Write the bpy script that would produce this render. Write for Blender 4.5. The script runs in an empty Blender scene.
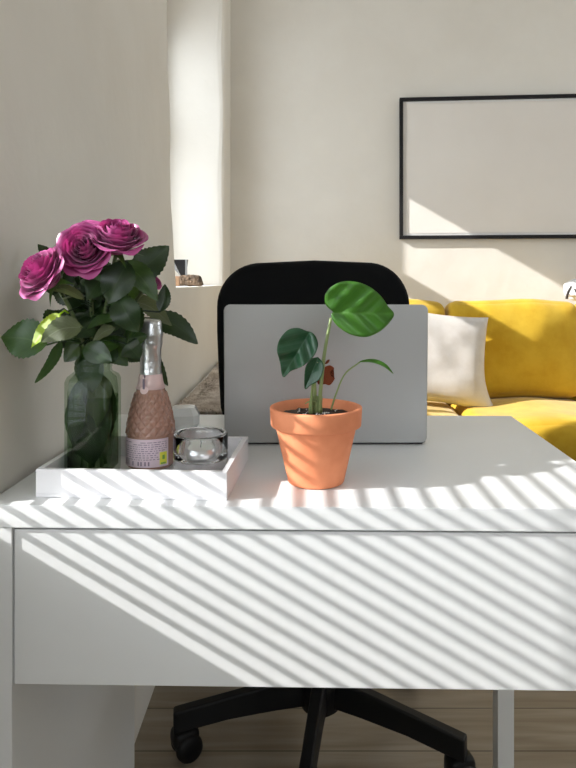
import bpy, bmesh, math, random
from mathutils import Vector, Matrix, noise
C = bpy.context.scene.collection
rnd = random.Random(7)
PI = math.pi
F, CX, CY, HC = 658.0, 305.0, 281.0, 1.0

def P(px, py, z):
    """point of the room seen at a photo position, at distance z from the camera"""
    return Vector(((px-CX)/F*z, z, HC-(py-CY)/F*z))

# ------------------------------------------------------------------ materials
def mat(name, col, rough=.5, metal=0, spec=.5, **k):
    m = bpy.data.materials.new(name); m.use_nodes = True
    b = m.node_tree.nodes['Principled BSDF']
    b.inputs['Base Color'].default_value = (*col, 1)
    b.inputs['Roughness'].default_value = rough
    b.inputs['Metallic'].default_value = metal
    b.inputs['Specular IOR Level'].default_value = spec
    for a, v in k.items():
        b.inputs[a.replace('_', ' ')].default_value = v
    return m
def nt(m): return m.node_tree.nodes, m.node_tree.links, m.node_tree.nodes['Principled BSDF']
def coords(m, scale=(1,1,1), kind='Object'):
    n, l, b = nt(m)
    tc = n.new('ShaderNodeTexCoord'); mp = n.new('ShaderNodeMapping')
    mp.inputs['Scale'].default_value = scale
    l.new(tc.outputs[kind], mp.inputs['Vector']); return mp.outputs['Vector']
def add_noise_col(m, c1, c2, scale, vec=None, detail=5, lo=.35, hi=.65, rough=.55):
    n, l, b = nt(m)
    t = n.new('ShaderNodeTexNoise'); t.inputs['Scale'].default_value = scale; t.inputs['Detail'].default_value = detail
    t.inputs['Roughness'].default_value = rough
    l.new(vec or coords(m), t.inputs['Vector'])
    r = n.new('ShaderNodeValToRGB'); r.color_ramp.elements[0].position = lo; r.color_ramp.elements[1].position = hi
    r.color_ramp.elements[0].color = (*c1, 1); r.color_ramp.elements[1].color = (*c2, 1)
    l.new(t.outputs['Fac'], r.inputs['Fac']); l.new(r.outputs['Color'], b.inputs['Base Color'])
    return r
def add_bump(m, scale, strength, vec=None, dist=.01, detail=4, rough=.5):
    n, l, b = nt(m)
    t = n.new('ShaderNodeTexNoise'); t.inputs['Scale'].default_value = scale; t.inputs['Detail'].default_value = detail
    t.inputs['Roughness'].default_value = rough
    l.new(vec or coords(m), t.inputs['Vector'])
    bp = n.new('ShaderNodeBump'); bp.inputs['Strength'].default_value = strength; bp.inputs['Distance'].default_value = dist
    l.new(t.outputs['Fac'], bp.inputs['Height']); l.new(bp.outputs['Normal'], b.inputs['Normal'])
    return bp
def add_weave(m, scale, strength, dist=.001):
    n, l, b = nt(m)
    v = coords(m)
    a = n.new('ShaderNodeTexWave'); a.bands_direction = 'X'; a.inputs['Scale'].default_value = scale; a.inputs['Distortion'].default_value = 1
    c = n.new('ShaderNodeTexWave'); c.bands_direction = 'Z'; c.inputs['Scale'].default_value = scale; c.inputs['Distortion'].default_value = 1
    l.new(v, a.inputs['Vector']); l.new(v, c.inputs['Vector'])
    mm = n.new('ShaderNodeMath'); mm.operation = 'ADD'; l.new(a.outputs['Fac'], mm.inputs[0]); l.new(c.outputs['Fac'], mm.inputs[1])
    bp = n.new('ShaderNodeBump'); bp.inputs['Strength'].default_value = strength; bp.inputs['Distance'].default_value = dist
    l.new(mm.outputs[0], bp.inputs['Height']); l.new(bp.outputs['Normal'], b.inputs['Normal'])
def thin_glass(name, tint=(1,1,1), gloss=.04, rough=.0, ior=1.45):
    m = bpy.data.materials.new(name); m.use_nodes = True
    n, l = m.node_tree.nodes, m.node_tree.links
    n.clear()
    o = n.new('ShaderNodeOutputMaterial'); mx = n.new('ShaderNodeMixShader')
    t = n.new('ShaderNodeBsdfTransparent'); g = n.new('ShaderNodeBsdfGlossy'); lw = n.new('ShaderNodeLayerWeight'); lw.inputs['Blend'].default_value = .5
    pw = n.new('ShaderNodeMath'); pw.operation = 'POWER'; pw.inputs[1].default_value = 6; l.new(lw.outputs['Facing'], pw.inputs[0])
    fr = n.new('ShaderNodeMath'); fr.operation = 'MULTIPLY_ADD'; fr.inputs[1].default_value = .45; fr.inputs[2].default_value = gloss; l.new(pw.outputs[0], fr.inputs[0])
    t.inputs['Color'].default_value = (*tint, 1); g.inputs['Roughness'].default_value = rough
    l.new(fr.outputs[0], mx.inputs[0]); l.new(t.outputs[0], mx.inputs[1]); l.new(g.outputs[0], mx.inputs[2]); l.new(mx.outputs[0], o.inputs[0])
    return m
def leafy(name, c1, c2, rough=.3, trans=.3, tcol=(.35,.6,.08), vein=None, scale=30):
    m = mat(name, c1, rough)
    n, l, b = nt(m)
    r = add_noise_col(m, c1, c2, scale)
    if vein:
        uv = n.new('ShaderNodeTexCoord'); sp = n.new('ShaderNodeSeparateXYZ'); l.new(uv.outputs['UV'], sp.inputs[0])
        # midrib at u=.5
        a = n.new('ShaderNodeMath'); a.operation = 'SUBTRACT'; a.inputs[1].default_value = .5; l.new(sp.outputs['X'], a.inputs[0])
        ab = n.new('ShaderNodeMath'); ab.operation = 'ABSOLUTE'; l.new(a.outputs[0], ab.inputs[0])
        mr = n.new('ShaderNodeMapRange'); mr.inputs['From Min'].default_value = 0; mr.inputs['From Max'].default_value = .03
        mr.inputs['To Min'].default_value = 1; mr.inputs['To Max'].default_value = 0; l.new(ab.outputs[0], mr.inputs['Value'])
        # side veins: sin((v - |u|*.9)*k)
        k = n.new('ShaderNodeMath'); k.operation = 'MULTIPLY_ADD'; k.inputs[1].default_value = -.9; l.new(ab.outputs[0], k.inputs[0]); l.new(sp.outputs['Y'], k.inputs[2])
        k2 = n.new('ShaderNodeMath'); k2.operation = 'MULTIPLY'; k2.inputs[1].default_value = 46; l.new(k.outputs[0], k2.inputs[0])
        s = n.new('ShaderNodeMath'); s.operation = 'SINE'; l.new(k2.outputs[0], s.inputs[0])
        s2 = n.new('ShaderNodeMapRange'); s2.inputs['From Min'].default_value = .8; s2.inputs['From Max'].default_value = 1
        s2.inputs['To Max'].default_value = .28; l.new(s.outputs[0], s2.inputs['Value'])
        mx = n.new('ShaderNodeMath'); mx.operation = 'MAXIMUM'; l.new(mr.outputs[0], mx.inputs[0]); l.new(s2.outputs[0], mx.inputs[1])
        cm = n.new('ShaderNodeMix'); cm.data_type = 'RGBA'; l.new(mx.outputs[0], cm.inputs['Factor'])
        l.new(r.outputs['Color'], cm.inputs['A']); cm.inputs['B'].default_value = (*vein, 1)
        l.new(cm.outputs['Result'], b.inputs['Base Color'])
    tr = n.new('ShaderNodeBsdfTranslucent'); tr.inputs['Color'].default_value = (*tcol, 1)
    mx = n.new('ShaderNodeMixShader'); mx.inputs[0].default_value = trans
    o = n['Material Output']
    l.new(b.outputs[0], mx.inputs[1]); l.new(tr.outputs[0], mx.inputs[2]); l.new(mx.outputs[0], o.inputs['Surface'])
    return m

M = {}
M['wall'] = mat('cream_plaster', (.80,.75,.655), .75, spec=.3)
add_noise_col(M['wall'], (.75,.71,.64), (.80,.765,.70), 2.2)
add_bump(M['wall'], 5, .55, dist=.012, detail=6)
M['ceiling'] = mat('ceiling_paint', (.85,.84,.8), .8)
# floor: pale oak planks running left to right
M['floor'] = mat('pale_oak_floor', (.5,.4,.28), .45)
n, l, b = nt(M['floor'])
br = n.new('ShaderNodeTexBrick'); br.inputs['Scale'].default_value = 1
br.inputs['Color1'].default_value = (.29,.245,.19,1); br.inputs['Color2'].default_value = (.35,.30,.235,1); br.inputs['Mortar'].default_value = (.13,.10,.07,1)
br.inputs['Mortar Size'].default_value = .002; br.inputs['Brick Width'].default_value = 1.6; br.inputs['Row Height'].default_value = .14
l.new(coords(M['floor']), br.inputs['Vector'])
gr = n.new('ShaderNodeTexNoise'); gr.inputs['Scale'].default_value = 2.2; gr.inputs['Detail'].default_value = 7; gr.inputs['Distortion'].default_value = .6
l.new(coords(M['floor'], (1.2, 14, 1)), gr.inputs['Vector'])
rp = n.new('ShaderNodeValToRGB'); rp.color_ramp.elements[0].position = .3; rp.color_ramp.elements[1].position = .7
rp.color_ramp.elements[0].color = (.66,.60,.52,1); rp.color_ramp.elements[1].color = (1.05,1.03,1,1)
l.new(gr.outputs['Fac'], rp.inputs['Fac'])
mx = n.new('ShaderNodeMix'); mx.data_type = 'RGBA'; mx.blend_type = 'MULTIPLY'; mx.inputs['Factor'].default_value = 1
l.new(br.outputs['Color'], mx.inputs['A']); l.new(rp.outputs['Color'], mx.inputs['B']); l.new(mx.outputs['Result'], b.inputs['Base Color'])

M['desk'] = mat('white_desk_lacquer', (.80,.81,.81), .32, spec=.45); add_bump(M['desk'], 60, .04, dist=.001)
M['tray'] = mat('white_tray_lacquer', (.83,.82,.84), .35)
M['alu'] = mat('brushed_aluminium', (.47,.475,.475), .42, metal=.85); add_bump(M['alu'], 900, .03, dist=.0005)
M['logo'] = mat('mirror_logo', (.34,.23,.20), .12, metal=1)
M['laptopblack'] = mat('black_rubber_hinge', (.02,.02,.02), .5)
M['black'] = mat('black_chair_fabric', (.006,.0065,.0075), .8, spec=.15); add_bump(M['black'], 400, .3, dist=.001)
M['blackplastic'] = mat('black_plastic', (.007,.007,.0075), .5, spec=.25)
M['frame'] = mat('black_painted_frame', (.012,.011,.012), .5, spec=.25)
M['paper'] = mat('blank_poster_paper', (.80,.755,.70), .3, spec=.4); add_noise_col(M['paper'], (.77,.725,.67), (.82,.78,.73), 1.5)
M['mat'] = mat('white_mat_edge', (.85,.83,.8), .6)
M['yellow'] = mat('mustard_yellow_fabric', (.66,.42,.03), .85, spec=.2, Sheen_Weight=.25)
add_noise_col(M['yellow'], (.56,.335,.016), (.67,.44,.035), 9); add_bump(M['yellow'], 12, .35, dist=.01, detail=6)
M['linen'] = mat('off_white_linen', (.80,.74,.68), .9, spec=.15); add_noise_col(M['linen'], (.67,.62,.57), (.76,.72,.68), 14); add_weave(M['linen'], 130, .5)
M['whitecloth'] = mat('white_cloth', (.82,.83,.86), .9)
M['darkstrap'] = mat('dark_brown_strap', (.05,.04,.035), .6)
M['bench'] = mat('white_bench_paint', (.80,.78,.74), .5); add_bump(M['bench'], 30, .05, dist=.002)
M['fur'] = mat('beige_fur', (.5,.4,.32), .8, spec=.2); add_noise_col(M['fur'], (.52,.42,.34), (.86,.78,.70), 26)
M['winframe'] = mat('white_window_paint', (.8,.8,.78), .45); add_bump(M['winframe'], 40, .04, dist=.002)
M['pane'] = thin_glass('window_glass')
M['slat'] = mat('white_blind_slat', (.78,.78,.76), .45)
M['terracotta'] = mat('terracotta', (.74,.27,.13), .7, spec=.25)
add_noise_col(M['terracotta'], (.70,.235,.11), (.80,.30,.15), 22); add_bump(M['terracotta'], 180, .12, dist=.001)
M['soil'] = mat('dark_soil', (.03,.02,.014), .95); add_noise_col(M['soil'], (.012,.009,.007), (.07,.05,.035), 160); add_bump(M['soil'], 150, .8, dist=.005)
M['perlite'] = mat('white_perlite', (.7,.68,.64), .9)
M['leafbig'] = leafy('bright_green_leaf', (.045,.15,.018), (.075,.215,.028), .34, .35, (.26,.56,.04), vein=(.11,.27,.05))
M['leafdark'] = leafy('dark_glossy_leaf', (.02,.075,.035), (.035,.11,.05), .25, .15, (.1,.3,.05), vein=(.06,.15,.08))
M['petiole'] = leafy('petiole_green', (.22,.31,.11), (.36,.42,.20), .4, .15)
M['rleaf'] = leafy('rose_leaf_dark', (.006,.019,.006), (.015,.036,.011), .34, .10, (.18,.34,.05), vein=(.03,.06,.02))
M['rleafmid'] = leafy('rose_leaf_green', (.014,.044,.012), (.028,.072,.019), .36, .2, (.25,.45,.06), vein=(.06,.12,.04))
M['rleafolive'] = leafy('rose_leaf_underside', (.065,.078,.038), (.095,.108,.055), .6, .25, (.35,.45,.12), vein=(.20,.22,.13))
M['rleafyellow'] = leafy('rose_leaf_yellow_green', (.30,.44,.025), (.42,.54,.04), .45, .5, (.65,.9,.05), vein=(.55,.65,.1))
M['rstem'] = leafy('rose_stem', (.07,.11,.04), (.12,.15,.06), .5, .05)
M['petal'] = leafy('magenta_petal', (.14,.004,.055), (.26,.016,.115), .34, .16, (.75,.05,.30), scale=40)
n, l, b = nt(M['petal'])
# the petals of this kind pale to mauve towards their rims
tc = n.new('ShaderNodeTexCoord'); sp = n.new('ShaderNodeSeparateXYZ'); l.new(tc.outputs['UV'], sp.inputs[0])
mr = n.new('ShaderNodeMapRange'); mr.inputs['From Min'].default_value = .60; mr.inputs['From Max'].default_value = 1.0; mr.inputs['To Max'].default_value = .8
l.new(sp.outputs['Y'], mr.inputs['Value'])
cm = n.new('ShaderNodeMix'); cm.data_type = 'RGBA'; l.new(mr.outputs[0], cm.inputs['Factor'])
l.new(b.inputs['Base Color'].links[0].from_socket, cm.inputs['A']); cm.inputs['B'].default_value = (.52,.10,.31,1); l.new(cm.outputs['Result'], b.inputs['Base Color'])
b.inputs['Sheen Weight'].default_value = .2; b.inputs['Sheen Weight'].default_value = .35; b.inputs['Sheen Tint'].default_value = (1,.6,.85,1)
M['vaseglass'] = thin_glass('clear_jar_glass', (.80,.86,.79), .02, rough=.01)
M['water'] = thin_glass('vase_water', (.60,.70,.55), .0, rough=.02)
M['glass'] = mat('thick_clear_glass', (.97,.98,.98), .0, Transmission_Weight=1.0, IOR=1.46)
M['wax'] = mat('white_wax', (.82,.80,.77), .5, Subsurface_Weight=.1)
M['tin'] = mat('tealight_tin', (.75,.75,.75), .3, metal=.9)
M['frosted'] = mat('faceted_frosted_glass', (.86,.87,.86), .12, Transmission_Weight=.3, IOR=1.4)
M['wine'] = mat('pink_wine_glass', (.46,.25,.185), .08, spec=1, Transmission_Weight=.25, IOR=1.2, Coat_Weight=1)
M['foil'] = mat('silver_foil', (.62,.63,.64), .28, metal=.9); add_bump(M['foil'], 160, .5, dist=.002)
M['collar'] = mat('pink_collar_paper', (.76,.56,.55), .45)
M['label'] = mat('pale_pink_label', (.70,.56,.63), .5)
M['ink'] = mat('dark_label_ink', (.24,.18,.24), .6)
M['yellowink'] = mat('yellow_label_mark', (.80,.78,.08), .5)
M['greenink'] = mat('green_label_mark', (.20,.42,.08), .5)
M['rock'] = mat('rough_brown_stone', (.13,.085,.055), .9); add_noise_col(M['rock'], (.05,.035,.025), (.25,.17,.11), 50); add_bump(M['rock'], 60, 1, dist=.02)
M['woodcut'] = mat('tan_cut_face', (.36,.22,.13), .8)
M['ornblack'] = mat('black_metal', (.012,.012,.014), .35, metal=.3)
M['orngrey'] = mat('grey_facet', (.32,.33,.34), .3, metal=.4)

# ------------------------------------------------------------------ mesh helpers
def obj(name, bm, m, parent=None, smooth=False, loc=None):
    me = bpy.data.meshes.new(name); bmesh.ops.recalc_face_normals(bm, faces=bm.faces[:]) if not bm.faces.layers.int.get('raw') else None
    bm.to_mesh(me); bm.free()
    if smooth:
        for p in me.polygons: p.use_smooth = True
    me.materials.append(m)
    o = bpy.data.objects.new(name, me); C.objects.link(o)
    if parent: o.parent = parent
    if loc: o.location = loc
    return o
def thing(name, label, cat, loc=(0,0,0), rotz=0, group=None):
    o = bpy.data.objects.new(name, None); C.objects.link(o)
    o.location = loc; o.rotation_euler = (0,0,rotz); o.empty_display_size = .05
    o['label'] = label; o['category'] = cat
    if group: o['group'] = group
    return o
def tag(o, label, cat, group=None, kind=None):
    o['label'] = label; o['category'] = cat
    if group: o['group'] = group
    if kind: o['kind'] = kind
    return o
def struct(name, parent=None):
    o = bpy.data.objects.new(name, None); C.objects.link(o); o['kind'] = 'structure'; return o
def box(bm, x0,x1,y0,y1,z0,z1, bev=0):
    b2 = bmesh.new()
    bmesh.ops.create_cube(b2, size=1)
    for v in b2.verts:
        v.co = Vector(((x0+x1)/2+v.co.x*(x1-x0), (y0+y1)/2+v.co.y*(y1-y0), (z0+z1)/2+v.co.z*(z1-z0)))
    if bev: bmesh.ops.bevel(b2, geom=b2.edges[:]+b2.verts[:], offset=bev, segments=2, affect='EDGES', profile=.6)
    merge(bm, b2)
def merge(bm, b2, mtx=None):
    if mtx: bmesh.ops.transform(b2, matrix=mtx, verts=b2.verts)
    me = bpy.data.meshes.new('t'); b2.to_mesh(me); b2.free(); bm.from_mesh(me); bpy.data.meshes.remove(me)
def nb(): return bmesh.new()
def boxobj(name, dims, m, parent=None, bev=0):
    bm = nb(); box(bm, *dims, bev); return obj(name, bm, m, parent)
def prism(bm, poly, z0, z1):
    """poly: list of (x,y)"""
    a = [bm.verts.new((x,y,z0)) for x,y in poly]; c = [bm.verts.new((x,y,z1)) for x,y in poly]
    bm.faces.new(a[::-1]); bm.faces.new(c); k = len(poly)
    for i in range(k): bm.faces.new((a[i], a[(i+1)%k], c[(i+1)%k], c[i]))
def lathe(bm, prof, seg=48, cap0=True, cap1=True, fn=None, c=(0,0)):
    rings = []
    for j,(r,z) in enumerate(prof):
        ring = []
        for i in range(seg):
            a = 2*PI*i/seg
            rr = r+(fn(a,z,r) if fn else 0)
            ring.append(bm.verts.new((c[0]+rr*math.cos(a), c[1]+rr*math.sin(a), z)))
        rings.append(ring)
    for j in range(len(rings)-1):
        for i in range(seg):
            k = (i+1)%seg
            bm.faces.new((rings[j][i], rings[j][k], rings[j+1][k], rings[j+1][i]))
    if cap0: bm.faces.new(rings[0][::-1])
    if cap1: bm.faces.new(rings[-1])
def tube(bm, pts, r, seg=8, r1=None):
    pts = [Vector(p) for p in pts]; n_ = len(pts); rings = []
    up = Vector((.3,.2,1)).normalized()
    for i,p in enumerate(pts):
        d = (pts[min(i+1,n_-1)]-pts[max(i-1,0)]).normalized()
        a = d.cross(up)
        if a.length < 1e-3: a = d.cross(Vector((1,0,0)))
        a.normalize(); b_ = d.cross(a)
        rr = r if r1 is None else r+(r1-r)*i/(n_-1)
        rings.append([bm.verts.new(p+rr*(a*math.cos(2*PI*k/seg)+b_*math.sin(2*PI*k/seg))) for k in range(seg)])
    for j in range(n_-1):
        for k in range(seg):
            q = (k+1)%seg
            bm.faces.new((rings[j][k], rings[j][q], rings[j+1][q], rings[j+1][k]))
    bm.faces.new(rings[0][::-1]); bm.faces.new(rings[-1])
def curve(pts, n_=12):
    """Catmull-Rom through the points"""
    p = [Vector(a) for a in pts]; p = [2*p[0]-p[1]]+p+[2*p[-1]-p[-2]]; out = []
    for i in range(1, len(p)-2):
        for k in range(n_):
            t = k/n_
            out.append(.5*((2*p[i])+(p[i+1]-p[i-1])*t+(2*p[i-1]-5*p[i]+4*p[i+1]-p[i+2])*t*t+(3*p[i]-p[i-1]-3*p[i+1]+p[i+2])*t**3))
    out.append(p[-2]); return out
def softbox(bm, sx, sy, sz, r, puff=(0,0,0), n_=14, warp=None, mtx=None):
    """cushion of full size sx,sy,sz centred on the origin"""
    b2 = bmesh.new(); h = (sx/2, sy/2, sz/2)
    bmesh.ops.create_cube(b2, size=2)
    bmesh.ops.subdivide_edges(b2, edges=b2.edges[:], cuts=n_, use_grid_fill=True)
    for v in b2.verts:
        u = v.co.copy()
        # denser towards the edges
        for i in range(3): u[i] = math.copysign(abs(math.sin(u[i]*PI/2))**.9, u[i]) if abs(u[i]) < .9999 else u[i]
        p = Vector([u[i]*h[i] for i in range(3)])
        q = Vector([max(-(h[i]-r), min(h[i]-r, p[i])) for i in range(3)])
        d = p-q
        if d.length > 1e-6: p = q+d.normalized()*r
        for i in range(3):
            j, k = (i+1)%3, (i+2)%3
            p[i] += math.copysign(1, u[i])*abs(u[i])*puff[i]*(1-u[j]**2)*(1-u[k]**2)
        if warp: p = warp(p, u)
        v.co = p
    merge(bm, b2, mtx)
def sweep_leaf(bm, spine, nrm, width, outline, fold=.25, wave=0, serr=0, nv=20, nu=10, curl=0):
    """leaf blade along a spine; uv.x across, uv.y along"""
    uvl = bm.loops.layers.uv.verify()
    pts = curve(spine, 10); L = len(pts)-1
    rows = []; nrm = Vector(nrm).normalized(); ph = rnd.random()*9
    for j in range(nv+1):
        t = j/nv; f = t*L; i = min(int(f), L-1); p = pts[i].lerp(pts[i+1], f-i)
        d = (pts[min(i+1,L)]-pts[max(i-1,0)]).normalized()
        s = d.cross(nrm).normalized(); n2 = s.cross(d).normalized()
        w = outline(t)*width/2
        if serr: w *= 1+serr*(1 if j%2 else -1)*(1 if 0 < j < nv else 0)
        row = []
        for k in range(nu+1):
            u = k/nu*2-1
            off = fold*abs(u)*w + wave*width*math.sin(t*9+ph+u)*abs(u)**2 - curl*w*u*u
            row.append((bm.verts.new(p+s*u*w+n2*off), (u*.5+.5, t)))
        rows.append(row)
    for j in range(nv):
        for k in range(nu):
            q = (rows[j][k], rows[j][k+1], rows[j+1][k+1], rows[j+1][k])
            fc = bm.faces.new([a[0] for a in q])
            for lp, a in zip(fc.loops, q): lp[uvl].uv = a[1]
ovate = lambda t: (math.sin(PI*min(1,t)**.8)**.85 if 0 < t < 1 else .0)+.01
def solid(o, th):
    m = o.modifiers.new('thickness', 'SOLIDIFY'); m.thickness = th; m.offset = 0; return o

# ------------------------------------------------------------------ setting
def XL(y): return -.362-.009*(y-.73)
def ZB(x): return 3.42-.08*(x+.385)
TH = .34; ZC = 2.7; YF = -2.6; XR = 3.0
bm = nb()
def wl(y0, y1, z0, z1):
    prism(bm, [(XL(y0)-TH, y0), (XL(y1)-TH, y1), (XL(y1), y1), (XL(y0), y0)], z0, z1)
wl(YF, -.60, 0, ZC); wl(-.60, .738, 0, .7245); wl(-.60, .738, 2.15, ZC)
wl(1.83-.03, 3.13, 0, .98); wl(1.70, 3.13, 2.45, ZC); wl(3.2, 3.80, 0, ZC)
rows = []
for i in range(91):
    h = ZC*i/90; e = 3.13+.004*math.sin(h*7)+.006*noise.noise(Vector((h*4,2,1))); q = .012*noise.noise(Vector((h*3.1,7,1)))
    prof = [(XL(e)-TH, e-.004),(XL(e)-.05, e),(XL(e)-.028+q, e+.001),(XL(e)-.012+q*.5, e+.006),(XL(e)-.003, e+.018),(XL(e), e+.035),(XL(3.21),3.21),(XL(3.21)-TH,3.21)]
    rows.append([bm.verts.new((x,y,h)) for x,y in prof])
for a,b_ in zip(rows, rows[1:]):
    for i in range(8): bm.faces.new((a[i],a[(i+1)%8],b_[(i+1)%8],b_[i]))
bm.faces.new(rows[0]); bm.faces.new(rows[-1])
# the pier between the windows, its plaster edge is uneven
def edge(h):
    tab = [(.0,1.93),(.98,1.925),(1.05,1.90),(1.226,1.842),(1.447,1.832),(1.6,1.80),(1.763,1.787),(2.45,1.79),(2.8,1.79)]
    for (a,b_),(c,d) in zip(tab, tab[1:]):
        if a <= h <= c: return b_+(d-b_)*(h-a)/(c-a)+.004*math.sin(h*23)+.003*math.sin(h*51)
    return 1.79
rows = []
hs = [0,.5,.9]+[.98+.03*i for i in range(50)]+[2.47,ZC]
for h in hs:
    e = edge(h)
    prof = [(XL(.73)-TH,.738),(XL(.73),.738),(XL(1.2),1.2),(XL(e),e-.022),(XL(e)-.004,e-.008),(XL(e)-.012,e-.001),(XL(e)-.03,e+.002),(XL(e)-TH,e+.01)]
    rows.append([bm.verts.new((x,y,h)) for x,y in prof])
for a,b_ in zip(rows, rows[1:]):
    for i in range(8): bm.faces.new((a[i],a[(i+1)%8],b_[(i+1)%8],b_[i]))
bm.faces.new(rows[0]); bm.faces.new(rows[-1])
o = obj('wall_left', bm, M['wall']); o['kind'] = 'structure'
bm = nb(); prism(bm, [(-.8, ZB(-.8)), (XR+.3, ZB(XR+.3)), (XR+.3, ZB(XR+.3)+.25), (-.8, ZB(-.8)+.25)], 0, ZC)
o = obj('wall_back', bm, M['wall']); o['kind'] = 'structure'
bm = nb()
for d in [(YF,1.6,0,ZC),(3.0,3.4,0,ZC),(1.6,3.0,0,1.15),(1.6,3.0,2.55,ZC)]: box(bm, XR, XR+.2, *d)
o = obj('wall_right', bm, M['wall']); o['kind'] = 'structure'
bm = nb()
for d in [(-.72,.2,YF-.25,YF,0,ZC),(2.1,XR+.2,YF-.25,YF,0,ZC),(.2,2.1,YF-.25,YF,0,1.15),(.2,2.1,YF-.25,YF,2.4,ZC)]: box(bm, *d)
o = obj('wall_front', bm, M['wall']); o['kind'] = 'structure'
bm = nb(); box(bm, -.72, XR+.2, YF-.25, 3.7, -.1, 0); o = obj('floor', bm, M['floor']); o['kind'] = 'structure'
bm = nb(); box(bm, -.72, XR+.2, YF-.25, 3.7, ZC, ZC+.15); o = obj('ceiling', bm, M['ceiling']); o['kind'] = 'structure'

def window(name, y0, y1, z0, z1, bars_y=(), bars_z=(), stile=.07, extra=()):
    root = struct(name); xc = XL((y0+y1)/2)-TH+.03
    bm = nb()
    box(bm, xc-.025, xc+.025, y0, y0+stile, z0, z1, .004); box(bm, xc-.025, xc+.025, y1-stile, y1, z0, z1, .004)
    box(bm, xc-.025, xc+.025, y0, y1, z0, z0+.05, .004); box(bm, xc-.025, xc+.025, y0, y1, z1-.05, z1, .004)
    for a,b_ in bars_y: box(bm, xc-.02, xc+.02, a, b_, z0+.02, z1-.02, .003)
    for a,b_ in bars_z: box(bm, xc-.02, xc+.02, y0+.02, y1-.02, a, b_, .003)
    for a,b_,c,d in extra: box(bm, xc-.02, xc+.02, a, b_, c, d, .003)
    obj('window_frame', bm, M['winframe'], root)
    bm = nb(); box(bm, xc-.002, xc+.002, y0+.03, y1-.03, z0+.03, z1-.03); obj('window_glass', bm, M['pane'], root)
    return root, xc
# window_1: the deep recess on the left; a lintel closes the recess above the glass
w1, xc1 = window('window_1', 1.80, 3.13, .98, 2.19, bars_y=((1.85,2.09),), extra=((2.42,2.53,1.70,2.16),), bars_z=((1.64,1.725),), stile=.075)
bm = nb(); box(bm, XL(2)-TH, XL(2)-TH+.045, 1.75, 3.14, 2.19, 2.46); o = obj('trim_1', bm, M['wall']); o['kind'] = 'structure'
w2, xc2 = window('window_2', -.60, .738, .7245, 2.15, stile=.05)
w3 = struct('added_window_rear')  # unseen window added behind the camera, lets in sky light on surfaces facing it
bm = nb()
for d in [(.2,.27),(1.12,1.18),(2.03,2.1)]: box(bm, d[0], d[1], YF-.2, YF-.14, 1.15, 2.4, .004)
for d in [(1.15,1.21),(2.34,2.4)]: box(bm, .2, 2.1, YF-.2, YF-.14, d[0], d[1], .004)
obj('window_frame', bm, M['winframe'], w3)
bm = nb(); box(bm, .23, 2.07, YF-.172, YF-.168, 1.18, 2.37); obj('window_glass', bm, M['pane'], w3)
w4 = struct('added_window_right')  # unseen window added in the right wall to brighten the back and left walls
bm = nb()
for d in [(1.6,1.67),(2.27,2.33),(2.93,3.0)]: box(bm, XR+.08, XR+.13, d[0], d[1], 1.15, 2.55, .004)
for d in [(1.15,1.21),(2.49,2.55)]: box(bm, XR+.08, XR+.13, 1.6, 3.0, d[0], d[1], .004)
obj('window_frame', bm, M['winframe'], w4)
bm = nb(); box(bm, XR+.103, XR+.107, 1.63, 2.97, 1.18, 2.52); obj('window_glass', bm, M['pane'], w4)

# venetian blind hanging in window_2 (outside the frame on the left); its slats stripe the desk
bl = thing('venetian_blind', 'white venetian blind in the window left of the desk, slats half open', 'blind', (-.425, .065, .7535))
bm = nb(); tilt = math.radians(14); pitch = .0215; wdt = .025
for i in range(63):
    z = .0045+i*pitch
    dx, dz = wdt/2*math.cos(tilt), wdt/2*math.sin(tilt)
    prev = None
    for k in range(4):
        s = -1+2*k/3; cr = .0012*(1-s*s)
        a = bm.verts.new((dx*s, -.645, z-dz*s+cr)); c = bm.verts.new((dx*s, .669, z-dz*s+cr))
        if prev: bm.faces.new((prev[0], a, c, prev[1]))
        prev = (a, c)
solid(obj('slats', bm, M['slat'], bl), .0004)
boxobj('bottom_rail', (-.012,.012,-.645,.669,-.012,.000), M['slat'], bl, .002)
boxobj('head_rail', (-.02,.02,-.65,.65,1.345,1.38), M['slat'], bl, .003)
for y in (-.45, .0, .48):
    bm = nb(); tube(bm, [(0,y,0),(0,y,.7),(0,y,1.35)], .0018, 6); obj('ladder_cord', bm, M['slat'], bl)

# ------------------------------------------------------------------ picture
a0 = P(400, 239, 3.35); yaw = math.atan(-.08)
fx0 = .480; wpic = 1.02; hpic = .715; z0 = 1.212
pic = thing('picture_frame', 'wide black-framed blank picture hanging on the cream wall above the sofa', 'picture', (fx0, ZB(fx0)-.001, z0), yaw)
t = .018; d = .026
bm = nb()
box(bm, 0, wpic, -d, 0, 0, t, .002); box(bm, 0, wpic, -d, 0, hpic-t, hpic, .002)
box(bm, 0, t, -d, 0, t, hpic-t, .002); box(bm, wpic-t, wpic, -d, 0, t, hpic-t, .002)
obj('frame', bm, M['frame'], pic)
boxobj('mat_border', (t, wpic-t, -.012, -.004, t, hpic-t), M['mat'], pic)
boxobj('poster', (t+.018, wpic-t-.018, -.0145, -.012, t+.01, hpic-t-.01), M['paper'], pic)

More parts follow.
